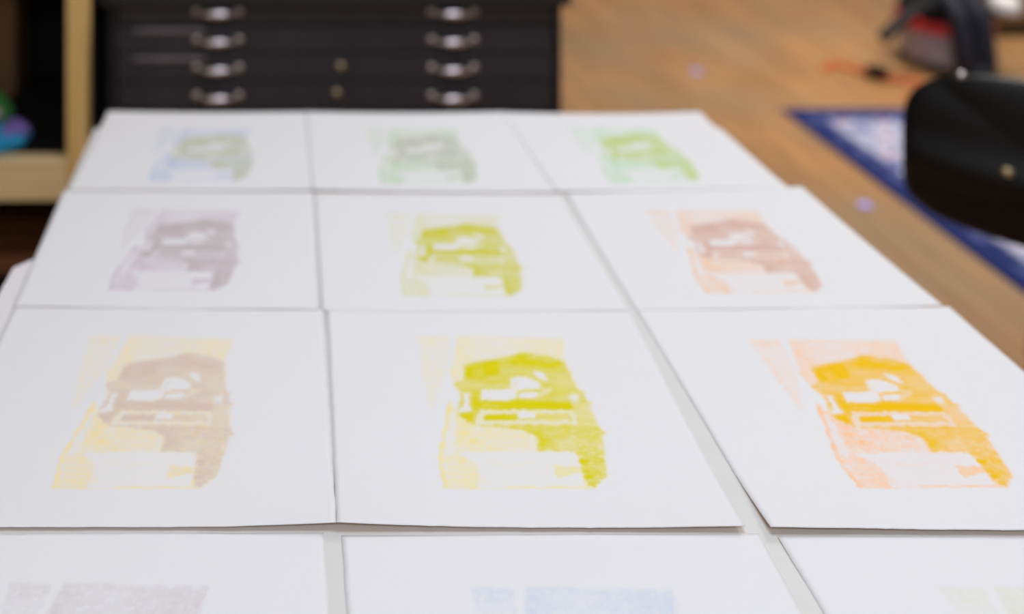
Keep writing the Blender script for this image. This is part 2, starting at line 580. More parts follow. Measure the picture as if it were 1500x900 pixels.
def make_print(quad, pic, ca, cb, sa, sb, lift, base, seed, label):
    """quad / pic: table points TL TR BR BL of the sheet and of its picture; lift = far-left, far-right, near-right, near-left, near-middle, far-middle"""
    r = np.random.default_rng(seed)
    s = np.unique(np.concatenate([np.linspace(0, 0.2, 14), np.linspace(0.2, 0.8, 230), np.linspace(0.8, 1, 14)]))
    t = np.unique(np.concatenate([np.linspace(0, 0.1, 12), np.linspace(0.1, 0.9, 200), np.linspace(0.9, 1, 16)]))
    S, T = np.meshgrid(s, t)
    # deckled edges
    def wob(n, amp):
        k = np.cumsum(r.normal(size=n)) * 0.2 + r.normal(size=n)
        k = np.convolve(np.pad(k, 3, mode='edge'), np.ones(7) / 7, 'valid')
        return k / (np.abs(k).max() + 1e-6) * amp
    wl, wr = wob(len(t), 0.0022), wob(len(t), 0.0022)
    wt, wb = wob(len(s), 0.0025), wob(len(s), 0.003)
    S2 = S + (1 - S) ** 8 * wl[:, None] + S ** 8 * wr[:, None]
    T2 = T + (1 - T) ** 8 * wt[None, :] + T ** 8 * wb[None, :]
    q = [np.array(p) for p in quad]
    X = (1 - S2) * (1 - T2) * q[0][0] + S2 * (1 - T2) * q[1][0] + S2 * T2 * q[2][0] + (1 - S2) * T2 * q[3][0]
    Y = (1 - S2) * (1 - T2) * q[0][1] + S2 * (1 - T2) * q[1][1] + S2 * T2 * q[2][1] + (1 - S2) * T2 * q[3][1]
    fl, fr, nr, nl, nm, fm = lift
    # curl: the near and far edges and their corners spring up a little
    near = np.clip((T - 0.72) / 0.28, 0, 1) ** 2
    far = np.clip((0.2 - T) / 0.2, 0, 1) ** 2
    cl, cr = np.clip(1 - S / 0.42, 0, 1) ** 1.6, np.clip((S - 0.58) / 0.42, 0, 1) ** 1.6
    Z = near * (nm + (nl - nm) * cl + (nr - nm) * cr) + far * (fm + (fl - fm) * cl + (fr - fm) * cr)
    Z = Z + 0.0005 + 0.00025 * np.sin(S * 5 + seed) * np.sin(T * 4 + seed * 2)
    Z = np.maximum(Z, 0.00005) + TABLE_Z + base
    # ink
    h = homography(pic, DRAW_FLAT)
    fx, fy = apply_h(h, X, Y)
    dx, dy = flat_to_draw(fx, fy)
    a = sample(A, dx, dy) * sa
    b = sample(B, dx, dy) * sb
    a = np.clip(a, 0, 1)[..., None]
    b = np.clip(b, 0, 1)[..., None]
    col = PAPER[None, None, :] * (1 - a) + albedo(ca) * a
    col = col * (1 - b) + albedo(cb) * b
    ny, nx = S.shape
    th = 0.0004
    cx, cy = float(X.mean()), float(Y.mean())
    top = np.stack([X - cx, Y - cy, Z - TABLE_Z], -1).reshape(-1, 3)
    bot = top - np.array([0, 0, th])
    bot[:, 2] = np.maximum(bot[:, 2], 0.00002)
    idx = np.arange(ny * nx).reshape(ny, nx)
    ftop = np.stack([idx[1:, :-1], idx[1:, 1:], idx[:-1, 1:], idx[:-1, :-1]], -1).reshape(-1, 4)
    off = ny * nx
    # the underside needs only its rim and a coarse fill: reuse the grid
    fbot = (ftop[:, ::-1] + off)
    rim = np.concatenate([idx[-1, :-1], idx[:-1, -1][::-1] * 0 + idx[1:, -1][::-1], idx[0, 1:][::-1], idx[:-1, 0]])
    loop = np.concatenate([idx[-1, :], idx[-2::-1, -1], idx[0, -2::-1], idx[1:-1, 0]])
    nxt = np.roll(loop, -1)
    fside = np.stack([loop, loop + off, nxt + off, nxt], -1)
    verts = np.concatenate([top, bot])
    faces = np.concatenate([ftop, fbot, fside])
    me = bpy.data.meshes.new('art_print')
    me.vertices.add(len(verts))
    me.vertices.foreach_set('co', verts.astype(np.float32).ravel())
    me.loops.add(faces.size)
    me.loops.foreach_set('vertex_index', faces.astype(np.int32).ravel())
    me.polygons.add(len(faces))
    me.polygons.foreach_set('loop_start', np.arange(0, faces.size, 4, dtype=np.int32))
    me.polygons.foreach_set('loop_total', np.full(len(faces), 4, np.int32))
    mi = np.zeros(len(faces), np.int32)
    mi[len(ftop):2 * len(ftop)] = 1
    me.polygons.foreach_set('material_index', mi)
    sm = np.zeros(len(faces), bool)
    sm[:2 * len(ftop)] = True
    me.polygons.foreach_set('use_smooth', sm)
    me.materials.append(M['paper'])
    me.materials.append(M['paper_back'])
    at = me.color_attributes.new('ink', 'FLOAT_COLOR', 'POINT')
    rgba = np.ones((len(verts), 4), np.float32)
    rgba[:off, :3] = col.reshape(-1, 3)
    rgba[off:, :3] = PAPER
    at.data.foreach_set('color', rgba.ravel())
    me.update()
    me.validate()
    o = link(bpy.data.objects.new('art_print', me))
    o.location = (cx, cy, TABLE_Z)
    return tag(o, label, 'print', 'prints laid out in rows on the white table')


def Q(*pts):
    return [on_table(*p) for p in pts]


def moved(tl, rot=0.0, k=1.0):
    """the reference picture carried to another top-left corner"""
    x0, y0 = on_table(*tl)
    out = []
    for x, y in REF:
        dx, dy = (x - REF[0][0]) * k, (y - REF[0][1]) * k
        c, s_ = math.cos(rot), math.sin(rot)
        out.append((x0 + dx * c - dy * s_, y0 + dx * s_ + dy * c))
    return out


mm = 0.001
PRINTS = [
    # far row
    (Q((158, 165), (447.5, 166), (457.8, 280.5), (99, 279)), Q((233, 189), (369, 190), (346, 266), (219, 266)),
     (172, 186, 226), (192, 192, 138), 0.9, 0.7, (2.5*mm, 2*mm, 2.2*mm, 0.5*mm, 1*mm, 0.3*mm),
     'print in pale blue and olive ink, back row nearest the black drawers, by the shelf'),
    (Q((447, 166), (736.5, 167), (814, 283), (457.5, 281.5)), Q((537, 190), (669, 191), (687, 270), (561, 271)),
     (176, 206, 160), (186, 182, 172), 0.95, 0.72, (2*mm, 3*mm, 1.5*mm, 2.4*mm, 0.8*mm, 0.3*mm),
     'print in pale green and grey ink, middle of the row nearest the black drawers'),
    (Q((736, 167), (1025, 167), (1156, 276), (815, 283)), Q((832, 188), (960, 189), (1018, 266), (898, 269)),
     (172, 216, 168), (192, 202, 92), 0.95, 0.8, (3*mm, 4*mm, 0.5*mm, 2.4*mm, 0.5*mm, 0.3*mm),
     'print in lime and mint green ink in the row nearest the black drawers'),
    # second row
    (Q((93, 280.5), (457, 283), (466, 455.5), (20, 450.5)), Q((193, 308), (353, 311), (314, 427), (160, 426)),
     (200, 178, 196), (182, 168, 166), 0.95, 0.72, (0.3*mm, 1*mm, 1.2*mm, 1.0*mm, 0.3*mm, 0.1*mm),
     'art print all in dusky lilac ink, directly behind the tan and mauve print'),
    (Q((460, 284), (820, 286), (922, 456.8), (470, 456.8)), Q((566, 314), (732, 317), (749, 435), (592, 434)),
     (216, 214, 148), (206, 200, 26), 0.9, 0.95, (0.5*mm, 1*mm, 0.5*mm, 1.2*mm, 0.05*mm, 0.1*mm),
     'print in acid yellow ink with pale lower part, between lilac and salmon prints'),
    (Q((828, 284), (1175, 275), (1382, 450.5), (931, 455)), Q((945, 309), (1112, 310), (1195, 429), (1036, 430)),
     (240, 190, 146), (204, 162, 152), 0.95, 0.76, (0.5*mm, 1*mm, 1.8*mm, 0.1*mm, 0.3*mm, 0.1*mm),
     'art print in salmon pink ink, directly behind the golden orange print'),
    # third row
    (Q((20, 451), (472, 456), (492.5, 776), (-132, 778)), Q((132, 494), (343, 499), (291, 718), (78, 717)),
     (246, 220, 146), (212, 188, 178), 0.9, 0.8, (0.3*mm, 1.5*mm, 6*mm, 2*mm, 2.4*mm, 0.1*mm),
     'art print in tan and mauve ink over pale yellow, beside the strong lemon yellow print'),
    (Q((479, 457), (921, 457), (1092, 779), (492.5, 778)), Q((612, 494), (827, 497), (870, 718), (651, 717)),
     (240, 222, 140), (218, 206, 0), 0.95, 1.05, (1.5*mm, 0.5*mm, 5.5*mm, 7.5*mm, 3*mm, 0.1*mm),
     'print in strong lemon yellow over peach, between the tan and the golden orange prints'),
    (Q((932, 455), (1390, 450), (1772, 783), (1128, 783)), Q((1096, 499), (1314, 501), (1474, 716), (1259, 717)),
     (252, 190, 132), (240, 190, 0), 0.95, 1.05, (0.3*mm, 0.5*mm, 3*mm, 6*mm, 4*mm, 0.1*mm),
     'print in bright golden orange ink, between the lemon print and the floor'),
    # near row
    (Q((-150, 784), (474, 782), (519, 1447), (-467, 1447)), moved((14, 857), 0.0, 0.98),
     (206, 194, 200), (202, 190, 188), 0.95, 0.55, (0.2*mm, 0.2*mm, 1*mm, 1*mm, 0.5*mm, 0.2*mm),
     'print in faint mauve ink, partly shown, in front of the tan and mauve print'),
    (Q((500, 786), (1112, 784), (1478, 1447), (551, 1447)), moved((690, 864), 0.008, 0.98),
     (186, 200, 228), (186, 200, 226), 0.8, 0.4, (0.3*mm, 0.3*mm, 1*mm, 1*mm, 0.5*mm, 0.2*mm),
     'print in pale blue ink, partly shown, in front of the lemon yellow print'),
    (Q((1139, 788), (1800, 787), (2680, 1447), (1541, 1447)), moved((1376, 864), 0.0, 1.0),
     (214, 214, 182), (206, 204, 180), 0.75, 0.4, (0.8*mm, 0.3*mm, 1*mm, 1.5*mm, 0.5*mm, 0.2*mm),
     'print in very pale straw ink, partly shown, in front of the orange print'),
]
BASES = [0.2, 1.2, 0.2, 0.7, 0.1, 0.1, 0.6, 0.1, 0.1, 0.1, 0.1, 0.1]
for i, p in enumerate(PRINTS):
    quad, pic, ca, cb, sa, sb, lift, label = p
    make_print(quad, pic, ca, cb, sa, sb, lift, BASES[i] * mm * 0.5, 40 + i, label)

# a blank sheet caught under the left-hand prints, its far corner folded off
bm = bmesh.new()
px_pts = [(-0.350, 0.80), (-0.3515, 0.95), (-0.3495, 1.10), (-0.348, 1.137), (-0.334, 1.150), (-0.322, 1.158), (-0.10, 1.158), (-0.10, 0.80)]
zs = [0.0009, 0.0012, 0.0018, 0.0022, 0.0012, 0.0004, 0.00025, 0.00025]
cxy = (-0.22, 0.98)
lo = [bm.verts.new((x - cxy[0], y - cxy[1], 0.00004)) for (x, y) in px_pts]
up_ = [bm.verts.new((x - cxy[0], y - cxy[1], 0.00028)) for (x, y) in px_pts]
bm.faces.new(lo[::-1])
bm.faces.new(up_)
for k in range(len(lo)):
    k2 = (k + 1) % len(lo)
    bm.faces.new((lo[k], lo[k2], up_[k2], up_[k]))
o = obj('blank_sheet', bm, M['blank'])
o.location = (cxy[0], cxy[1], TABLE_Z)
tag(o, 'blank white sheet poking out from under the lilac print at the table edge', 'paper')

# ---------------------------------------------------------------- the flat file cabinet
CY = 2.08
CX0, CX1 = (157 - VX) * CY / F, (822 - VX) * CY / F
cw = (CX1 - CX0) / 2
cab = thing('flat_file_cabinet', 'black flat file cabinet of shallow drawers standing beyond the table end', 'cabinet', ((CX0 + CX1) / 2, CY, 0))
DEPTH = 0.74
PITCH = 41.0 * CY / F
seam0 = at_depth(0, -3.5, CY)[1]
TOPZ = seam0 + 0.012
obj('side_panel', box(-cw, -cw + 0.022, 0.0, DEPTH, 0.06, TOPZ), M['black_dark'], cab, bevel=0.002)
obj('side_panel', box(cw - 0.022, cw, 0.0, DEPTH, 0.06, TOPZ), M['black_dark'], cab, bevel=0.002)
obj('back_panel', box(-cw + 0.022, cw - 0.022, DEPTH - 0.02, DEPTH, 0.06, TOPZ), M['black_dark'], cab, bevel=0.002)
obj('floor_panel', box(-cw + 0.022, cw - 0.022, 0.025, DEPTH - 0.02, 0.06, 0.074), M['black_dark'], cab, bevel=0.002)
obj('top_panel', box(-cw - 0.012, cw + 0.012, -0.035, DEPTH + 0.01, TOPZ, TOPZ + 0.03), M['black_dark'], cab, bevel=0.003)
obj('top_shade_lip', box(-cw - 0.012, cw + 0.012, -0.035, -0.022, at_depth(0, 9, CY - 0.035)[1], TOPZ), M['black_dark'], cab, bevel=0.002)  # dark lip added in place of the shadow under the top's overhang
obj('plinth', box(-cw + 0.03, cw - 0.03, 0.04, DEPTH - 0.03, 0.0, 0.06), M['black_dark'], cab, bevel=0.002)
hxs = [(319 - VX) * CY / F - (CX0 + CX1) / 2, (663 - VX) * CY / F - (CX0 + CX1) / 2]
ND = 12
ox_c = (CX0 + CX1) / 2
skew = {1: 0.006, 2: 0.005}


def bar_points(cx, y0, z):
    pts, rs = [], []
    n = 17
    for k in range(n):
        t = k / (n - 1)
        u = (t - 0.5) * 2
        x = cx + 0.05 * u
        out = 0.021 * (1 - abs(u) ** 3.2) + 0.002
        pts.append((x, y0 - out, z + 0.002 * (1 - u * u)))
        rs.append(0.0036 + 0.0068 * max(0, 1 - (u / 0.75) ** 2))
    return pts, rs


for d in range(ND):
    z1 = seam0 - d * PITCH - 0.0025
    z0 = seam0 - (d + 1) * PITCH + 0.0025
    if z0 < 0.07:
        break
    sk = skew.get(d, 0.0)
    bm = bmesh.new()
    # drawer: front slab whose left end may stand out a little, and its tray behind
    xs = [-cw + 0.025, -0.14, cw - 0.025]
    yf = [-0.004 - sk, -0.004, -0.004]
    rows = []
    for x, y in zip(xs, yf):
        rows.append([bm.verts.new((x, y, z0)), bm.verts.new((x, y, z1)), bm.verts.new((x, 0.018, z1)), bm.verts.new((x, 0.018, z0))])
    for a, b in zip(rows[:-1], rows[1:]):
        for k in range(4):
            bm.faces.new((a[k], a[(k + 1) % 4], b[(k + 1) % 4], b[k]))
    bm.faces.new(rows[0][::-1])
    bm.faces.new(rows[-1])
    dr = obj('drawer', bm, M['black_steel'], cab, bevel=0.002)
    obj('tray', box(-cw + 0.03, cw - 0.03, 0.0185, DEPTH - 0.04, z0 + 0.004, z0 + 0.010), M['black_dark'], dr)
    zc = (z0 + z1) / 2
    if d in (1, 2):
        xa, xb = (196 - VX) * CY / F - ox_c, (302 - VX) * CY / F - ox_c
        obj('lit_lip_strip', box(xa, xb, -0.0125, -0.0045, z1 - 0.0105, z1 - 0.001), M['strip'], dr, bevel=0.001)  # grey strip added to paint the lit line along the drawer's lip
    for hxx in hxs:
        bm = bmesh.new()
        pts, rs = bar_points(hxx, -0.004, zc)
        add_tube(bm, pts, rs, 12)
        hd = obj('handle', bm, M['nickel'], dr, smooth=True)
        for sx in (-1, 1):
            bm = lathe([(0, 0.007), (0.006, 0.006), (0.0095, 0.003), (0.0115, 0.0), (0, 0.0)], 20)
            for v in bm.verts:
                x, y, z = v.co
                v.co = (hxx + sx * 0.051 + x, -0.004 - z, zc + y + 0.001)
            obj('mounting_plate', bm, M['nickel_dull'], dr, smooth=True)
    if d in (2, 3):
        kx = ((499 if d == 2 else 493) - VX) * CY / F - (CX0 + CX1) / 2
        kz = at_depth(0, 95 if d == 2 else 134, CY)[1]
        bm = bmesh.new()
        add_lathe(bm, [(0, 0.010), (0.005, 0.0095), (0.0085, 0.007), (0.0095, 0.0), (0, 0.0)], 20)
        for v in bm.verts:
            x, y, z = v.co
            v.co = (kx + x, -0.004 - z, kz + y)
        obj('lock', bm, M['brass'], dr, smooth=True)

# ---------------------------------------------------------------- pine shelf unit on the left
SY = 1.95
px0, _ = at_depth(97, 0, SY)
px1, _ = at_depth(127, 0, SY)
zb1 = at_depth(0, 236, SY)[1]
zb0 = at_depth(0, 295, SY)[1]
SXL = -1.62
SD = 0.52
sh = thing('shelf_unit', 'pale pine open shelf unit with dark inside, beside the black cabinet', 'shelf', ((SXL + px1) / 2, SY, 0))
ox = (SXL + px1) / 2
obj('post', box(px0 - ox, px1 - ox, 0.0, 0.045, 0.0, 1.55), M['pine'], sh, bevel=0.003)
obj('post', box(SXL - ox, SXL + 0.047 - ox, 0.0, 0.045, 0.0, 1.55), M['pine'], sh, bevel=0.003)
obj('front_rail', box(SXL + 0.0475 - ox, px0 - ox - 0.0005, -0.002, 0.040, zb0, zb1), M['pine_h'], sh, bevel=0.004)
obj('shelf_board', box(SXL + 0.0475 - ox, px0 - ox - 0.0005, 0.0405, SD - 0.02, zb1 - 0.02, zb1 - 0.0005), M['shade_black'], sh)  # board blackened to paint the shade behind the pine front
obj('shelf_board', box(SXL + 0.047 - ox, px0 - ox, 0.0, SD - 0.02, 1.05, 1.09), M['pine_h'], sh, bevel=0.004)
obj('top_board', box(SXL - ox - 0.01, px1 - ox + 0.005, -0.01, SD, 1.55, 1.58), M['pine_h'], sh, bevel=0.004)
zl = at_depth(0, 371, SY + 0.06)[1]
obj('lower_board', box(SXL + 0.047 - ox, px0 - ox, 0.05, SD - 0.02, zl - 0.045, zl), M['dark_wood'], sh, bevel=0.003)
obj('back_panel', box(SXL - ox, px1 - ox, SD - 0.015, SD, 0.02, 1.55), M['shade_black'], sh)  # back and sides blackened to paint the shade inside
obj('side_panel', box(px0 + 0.012 - ox, px1 - 0.004 - ox, 0.046, SD - 0.016, 0.02, 1.55), M['shade_black'], sh)
obj('side_panel', box(SXL + 0.004 - ox, SXL + 0.03 - ox, 0.046, SD - 0.016, 0.02, 1.55), M['shade_black'], sh)
obj('kick_panel', box(SXL + 0.05 - ox, px0 - ox - 0.003, 0.07, 0.085, 0.0, zl - 0.047), M['shade_black'], sh)


def bundle(rx, ry, rz, seed, amp=0.16, folds=5):
    bm = bmesh.new()
    bmesh.ops.create_icosphere(bm, subdivisions=4, radius=1.0)
    for v in bm.verts:
        c = v.co.copy()
        w = 1 + amp * math.sin(c.x * folds + seed) * math.cos(c.z * folds * 0.8 + seed * 1.7) + amp * 0.6 * math.sin(c.y * folds * 1.4 + c.x * 3 + seed * 2.3)
        z = c.z * w
        if z < -0.55:
            z = -0.55
        v.co = (c.x * w * rx, c.y * w * ry, (z + 0.55) * rz)
    return bm


t = thing('cloth_bundle', 'crumpled blue and purple cloth bundle lying on the pine shelf', 'cloth', (-0.668, SY + 0.060, zb1 + 0.0005))
obj('blue_cloth', bundle(0.085, 0.048, 0.032, 1.0), M['blue_cloth'], t, smooth=True)
o = obj('purple_cloth', bundle(0.036, 0.04, 0.026, 2.6), M['purple_cloth'], t, smooth=True)
o.location = (0.050, 0.012, 0.018)
t = thing('soft_bag', 'green bag with a pale patch behind the blue cloth on the shelf', 'bag', (-0.715, SY + 0.185, zb1 + 0.0005))
obj('bag_body', bundle(0.055, 0.045, 0.050, 4.2, 0.1, 4), M['green_cloth'], t, smooth=True)
o = obj('patch', bundle(0.016, 0.008, 0.014, 1.4, 0.06, 3), M['pink_patch'], t, smooth=True)
o.location = (0.030, -0.042, 0.036)
t = thing('cardboard_box', 'brown cardboard box deep in the dark of the pine shelf', 'box', (-0.825, SY + 0.40, zb1 + 0.0005))
obj('carton', box(-0.16, 0.13, -0.06, 0.06, 0.0, 0.30), M['brown_card'], t, bevel=0.003)
obj('lid_flap', box(-0.161, 0.131, -0.063, 0.062, 0.30, 0.304), M['brown_card'], t)

# ---------------------------------------------------------------- rug
rx0, ry1 = 2.085, 3.56
RW, RL = 1.55, 2.5
ny, nx = 420, 270
xs = np.linspace(0, RW, nx)
ys = np.linspace(0, RL, ny)
RXg, RYg = np.meshgrid(xs, ys)


def rnoise(cell, seed):
    r = np.random.default_rng(seed)
    g = r.random((int(RL / cell) + 3, int(RW / cell) + 3))
    fx, fy = RXg / cell, RYg / cell
    ix, iy = fx.astype(int), fy.astype(int)
    tx, ty = fx - ix, fy - iy
    tx, ty = tx * tx * (3 - 2 * tx), ty * ty * (3 - 2 * ty)
    return (g[iy, ix] * (1 - tx) + g[iy, ix + 1] * tx) * (1 - ty) + (g[iy + 1, ix] * (1 - tx) + g[iy + 1, ix + 1] * tx) * ty


edge = np.minimum(np.minimum(RXg, RW - RXg), np.minimum(RYg, RL - RYg))
navy = np.array(lin((36, 48, 98)))
mid = np.array(lin((100, 106, 156)))
pale = np.array(lin((186, 188, 206)))
pink = np.array(lin((206, 152, 160)))
field = np.ones(RXg.shape + (3,)) * navy
f1 = np.clip((rnoise(0.07, 1) * 0.6 + rnoise(0.03, 2) * 0.4 - 0.32) / 0.2, 0, 1)
f2 = np.clip((rnoise(0.09, 3) - 0.62) / 0.08, 0, 1)
f3 = np.clip((rnoise(0.06, 5) - 0.74) / 0.05, 0, 1)
inner = np.clip((edge - 0.105) / 0.02, 0, 1)
stripe = np.exp(-((edge - 0.12) / 0.012) ** 2)
# floral field: staggered rosettes linked by curling vines on a mottled ground
cell = 0.17
row_i = np.floor(RYg / (cell * 0.8))
lx = (RXg + (row_i % 2) * cell / 2) % cell - cell / 2
ly = RYg - (row_i + 0.5) * cell * 0.8
rad, th_ = np.hypot(lx, ly), np.arctan2(ly, lx)
petal = np.clip((0.056 * (0.78 + 0.22 * np.cos(6 * th_)) - rad) / 0.005, 0, 1)
heart = np.clip((0.030 * (0.85 + 0.15 * np.cos(8 * th_)) - rad) / 0.004, 0, 1)
eye = np.clip((0.011 - rad) / 0.003, 0, 1)
vine = np.exp(-((RXg - 0.02 * np.sin(RYg * 46) - np.round((RXg - 0.02 * np.sin(RYg * 46)) / (cell / 2)) * cell / 2) / 0.006) ** 2)
leaf = np.clip((np.sin(RXg * 92 + 2 * np.sin(RYg * 46)) * np.sin(RYg * 104 + np.sin(RXg * 37)) - 0.62) / 0.1, 0, 1)
fcol = mid * (1 - 0.75 * f1[..., None]) + pale * 0.75 * f1[..., None]
for mask, c_ in ((0.7 * vine, navy), (leaf, pale), (petal, pale), (heart * 0.85, pink), (eye, navy)):
    fcol = fcol * (1 - mask[..., None]) + c_ * mask[..., None]
field = navy * (1 - inner[..., None]) + fcol * inner[..., None]
b2 = np.clip((edge - 0.055) / 0.01, 0, 1) * np.clip((0.105 - edge) / 0.02, 0, 1) * np.clip((rnoise(0.035, 8) - 0.5) / 0.1, 0, 1)
field = field * (1 - 0.6 * b2[..., None]) + mid * 0.6 * b2[..., None]
zz = 0.010 + 0.0012 * rnoise(0.02, 9) - 0.006 * np.clip(1 - edge / 0.012, 0, 1)
verts = np.stack([RXg - RW / 2, RYg - RL / 2, zz], -1).reshape(-1, 3)
idx = np.arange(ny * nx).reshape(ny, nx)
ft = np.stack([idx[:-1, :-1], idx[:-1, 1:], idx[1:, 1:], idx[1:, :-1]], -1).reshape(-1, 4)
loop = np.concatenate([idx[0, :], idx[1:, -1], idx[-1, -2::-1], idx[-2:0:-1, 0]])
low = verts[loop].copy()
low[:, 2] = 0.0008
n0 = len(verts)
li = np.arange(len(loop)) + n0
nxl, nli = np.roll(loop, -1), np.roll(li, -1)
fs = np.stack([loop, li, nli, nxl], -1)
allv = np.concatenate([verts, low])
me = bpy.data.meshes.new('patterned_rug')
me.from_pydata(allv.tolist(), [], ft.tolist() + fs.tolist() + [li[::-1].tolist()])
at = me.color_attributes.new('weave', 'FLOAT_COLOR', 'POINT')
rgba = np.ones((len(allv), 4), np.float32)
rgba[:n0, :3] = field.reshape(-1, 3)
rgba[n0:, :3] = navy
at.data.foreach_set('color', rgba.ravel())
me.materials.append(M['rug'])
me.update()
o = link(bpy.data.objects.new('patterned_rug', me))
o.location = (rx0 + RW / 2, ry1 - RL / 2, 0)
tag(o, 'blue patterned rug with navy border and pale floral field on the wooden floor', 'rug')

# ---------------------------------------------------------------- black office chair
ang = math.radians(-36)
chx, chy = 1.52, 1.63          # middle of the backrest
ch = thing('office_chair', 'black office chair seen from behind, between the table and the blue rug', 'chair', (chx, chy, 0), ang)
# local axes: x along the backrest, -y faces the camera (its rear), +y is where the sitter's knees point
BW, BZ0, BZ1 = 0.27, 0.562, 0.876
nu, nv = 49, 33


def back_pt(u, v, rear):
    # superellipse outline with generous corners
    e = 3.4 if v > 0 else 6.0
    r = (abs(u) ** e + abs(v) ** e) ** (1 / e)
    m_ = max(abs(u), abs(v))
    k = m_ / r if r > 1e-9 else 1.0
    x, z = u * k * BW, (BZ0 + BZ1) / 2 + v * k * (BZ1 - BZ0) / 2
    rr = m_
    lumbar = 0.008 * (1 - v * v) + 0.020 * math.exp(-((v + 0.16) / 0.24) ** 2)
    z += 0.016 * (1 - u * u) * max(0.0, v) ** 2
    bend = 0.034 * (u * u)
    puff = 0.018 * math.sqrt(max(0.0, 1 - rr ** 5))
    y = bend - (lumbar if rear else lumbar * 0.7)
    return (x, y - puff if rear else y + puff * 1.1, z)


bm = bmesh.new()
grid = {}
for side in (0, 1):
    for i in range(nu):
        for j in range(nv):
            u, v = -1 + 2 * i / (nu - 1), -1 + 2 * j / (nv - 1)
            onrim = i in (0, nu - 1) or j in (0, nv - 1)
            if side == 1 and onrim:
                grid[(1, i, j)] = grid[(0, i, j)]
            else:
                grid[(side, i, j)] = bm.verts.new(back_pt(u, v, side == 0))
for side in (0, 1):
    for i in range(nu - 1):
        for j in range(nv - 1):
            f = [grid[(side, i, j)], grid[(side, i + 1, j)], grid[(side, i + 1, j + 1)], grid[(side, i, j + 1)]]
            bm.faces.new(f if side == 0 else f[::-1])
back = obj('backrest', bm, M['chair_black'], ch, smooth=True)


def rear_y(u, v):
    return back_pt(u, v, True)[1]


def screw_bm(x, y, z, r=0.0095):
    bm = bmesh.new()
    add_lathe(bm, [(0, 0.005), (r * 0.6, 0.0045), (r, 0.001), (r, -0.004), (0, -0.004)], 20)
    for v in bm.verts:
        a, b, c = v.co
        v.co = (x + a, y - c, z + b)
    return bm


su, sv = -0.39, -0.02
bx, by, bz = back_pt(su, sv, True)
obj('screw', screw_bm(bx, by, bz), M['brass'], back, smooth=True)
bx, by, bz = back_pt(-su, sv, True)
obj('screw', screw_bm(bx, by, bz), M['brass'], back, smooth=True)
bx, by, bz = back_pt(-0.69, 1.0, True)
obj('rivet', lathe([(0, 0.006), (0.005, 0.0045), (0.007, 0.0), (0.007, -0.006), (0, -0.006)], 18, (bx, by, bz - 0.001)), M['nickel'], back, smooth=True)
# spine, seat, post and five-star base
sxo = 0.0
obj('spine', tube(smooth_curve([(sxo, -0.075, 0.74), (sxo, -0.072, 0.62), (sxo, -0.05, 0.545), (sxo, 0.05, 0.515), (sxo, 0.25, 0.515)]), 0.016), M['chair_metal'], ch, smooth=True)
bm = bmesh.new()
e = 4.0
rings = []
for (zz_, sc) in ((0.532, 0.90), (0.538, 0.97), (0.556, 1.0), (0.575, 0.97), (0.583, 0.90), (0.586, 0.6), (0.584, 0.0)):
    if sc == 0:
        rings.append([bm.verts.new((sxo, 0.31, zz_))])
        continue
    ring = []
    for k in range(48):
        a = k * 2 * math.pi / 48
        c_, s_ = math.cos(a), math.sin(a)
        r = (abs(c_) ** e + abs(s_) ** e) ** (-1 / e)
        ring.append(bm.verts.new((sxo + c_ * r * 0.215 * sc, 0.31 + s_ * r * 0.215 * sc, zz_)))
    rings.append(ring)
for a, b in zip(rings[:-1], rings[1:]):
    for k in range(48):
        if len(b) == 1:
            bm.faces.new((a[k], a[(k + 1) % 48], b[0]))
        else:
            bm.faces.new((a[k], a[(k + 1) % 48], b[(k + 1) % 48], b[k]))
bm.faces.new(rings[0][::-1])
obj('seat', bm, M['chair_black'], ch, smooth=True)
pxo, pyo = sxo, 0.31
obj('post', lathe([(0, 0.07), (0.026, 0.07), (0.026, 0.25), (0.017, 0.252), (0.017, 0.531), (0, 0.531)], 24, (pxo, pyo, 0)), M['chair_metal'], ch)
for k in range(5):
    a = math.radians(72 * k + 20)
    dx, dy = math.cos(a), math.sin(a)
    lg = obj('base_arm', tube([(pxo + dx * 0.02, pyo + dy * 0.02, 0.105), (pxo + dx * 0.14, pyo + dy * 0.14, 0.096), (pxo + dx * 0.27, pyo + dy * 0.27, 0.078)], [0.024, 0.019, 0.014], 12), M['chair_metal'], ch, smooth=True)
    bm = bmesh.new()
    add_lathe(bm, [(0, -0.011), (0.022, -0.011), (0.0265, -0.008), (0.0265, 0.008), (0.022, 0.011), (0, 0.011)], 20)
    for v in bm.verts:
        x, y, z = v.co
        v.co = (pxo + dx * 0.27 - dy * z + x * dx, pyo + dy * 0.27 + dx * z + x * dy, 0.0395 + y)
    obj('caster', bm, M['chair_metal'], lg)

# ---------------------------------------------------------------- shop vacuum on the floor
vx, vy = on_floor(1382, 114)
vy = 4.03
vx = (1382 - VX) * vy / F
k = vy / F
vac = thing('shop_vacuum', 'grey shop vacuum with a red band and black head on the floor behind the rug', 'vacuum cleaner', (vx, vy, 0))
obj('tank', lathe([(0, 0.035), (0.150, 0.035), (0.165, 0.05), (0.178, 0.180), (0.182, 0.187), (0, 0.187)], 44), M['vac_tank'], vac, smooth=False)
obj('red_band', lathe([(0, 0.1875), (0.188, 0.1875), (0.192, 0.195), (0.190, 0.236), (0.182, 0.242), (0, 0.242)], 44), M['vac_red'], vac)
obj('motor_head', lathe([(0, 0.2425), (0.180, 0.2425), (0.178, 0.27), (0.150, 0.33), (0.105, 0.37), (0.10, 0.44), (0.085, 0.47), (0, 0.48)], 44), M['vac_black'], vac, smooth=True)
obj('handle', tube(smooth_curve([(-0.07, -0.02, 0.465), (-0.06, -0.02, 0.53), (0, -0.02, 0.55), (0.06, -0.02, 0.53), (0.07, -0.02, 0.465)]), 0.014), M['vac_black'], vac, smooth=True)
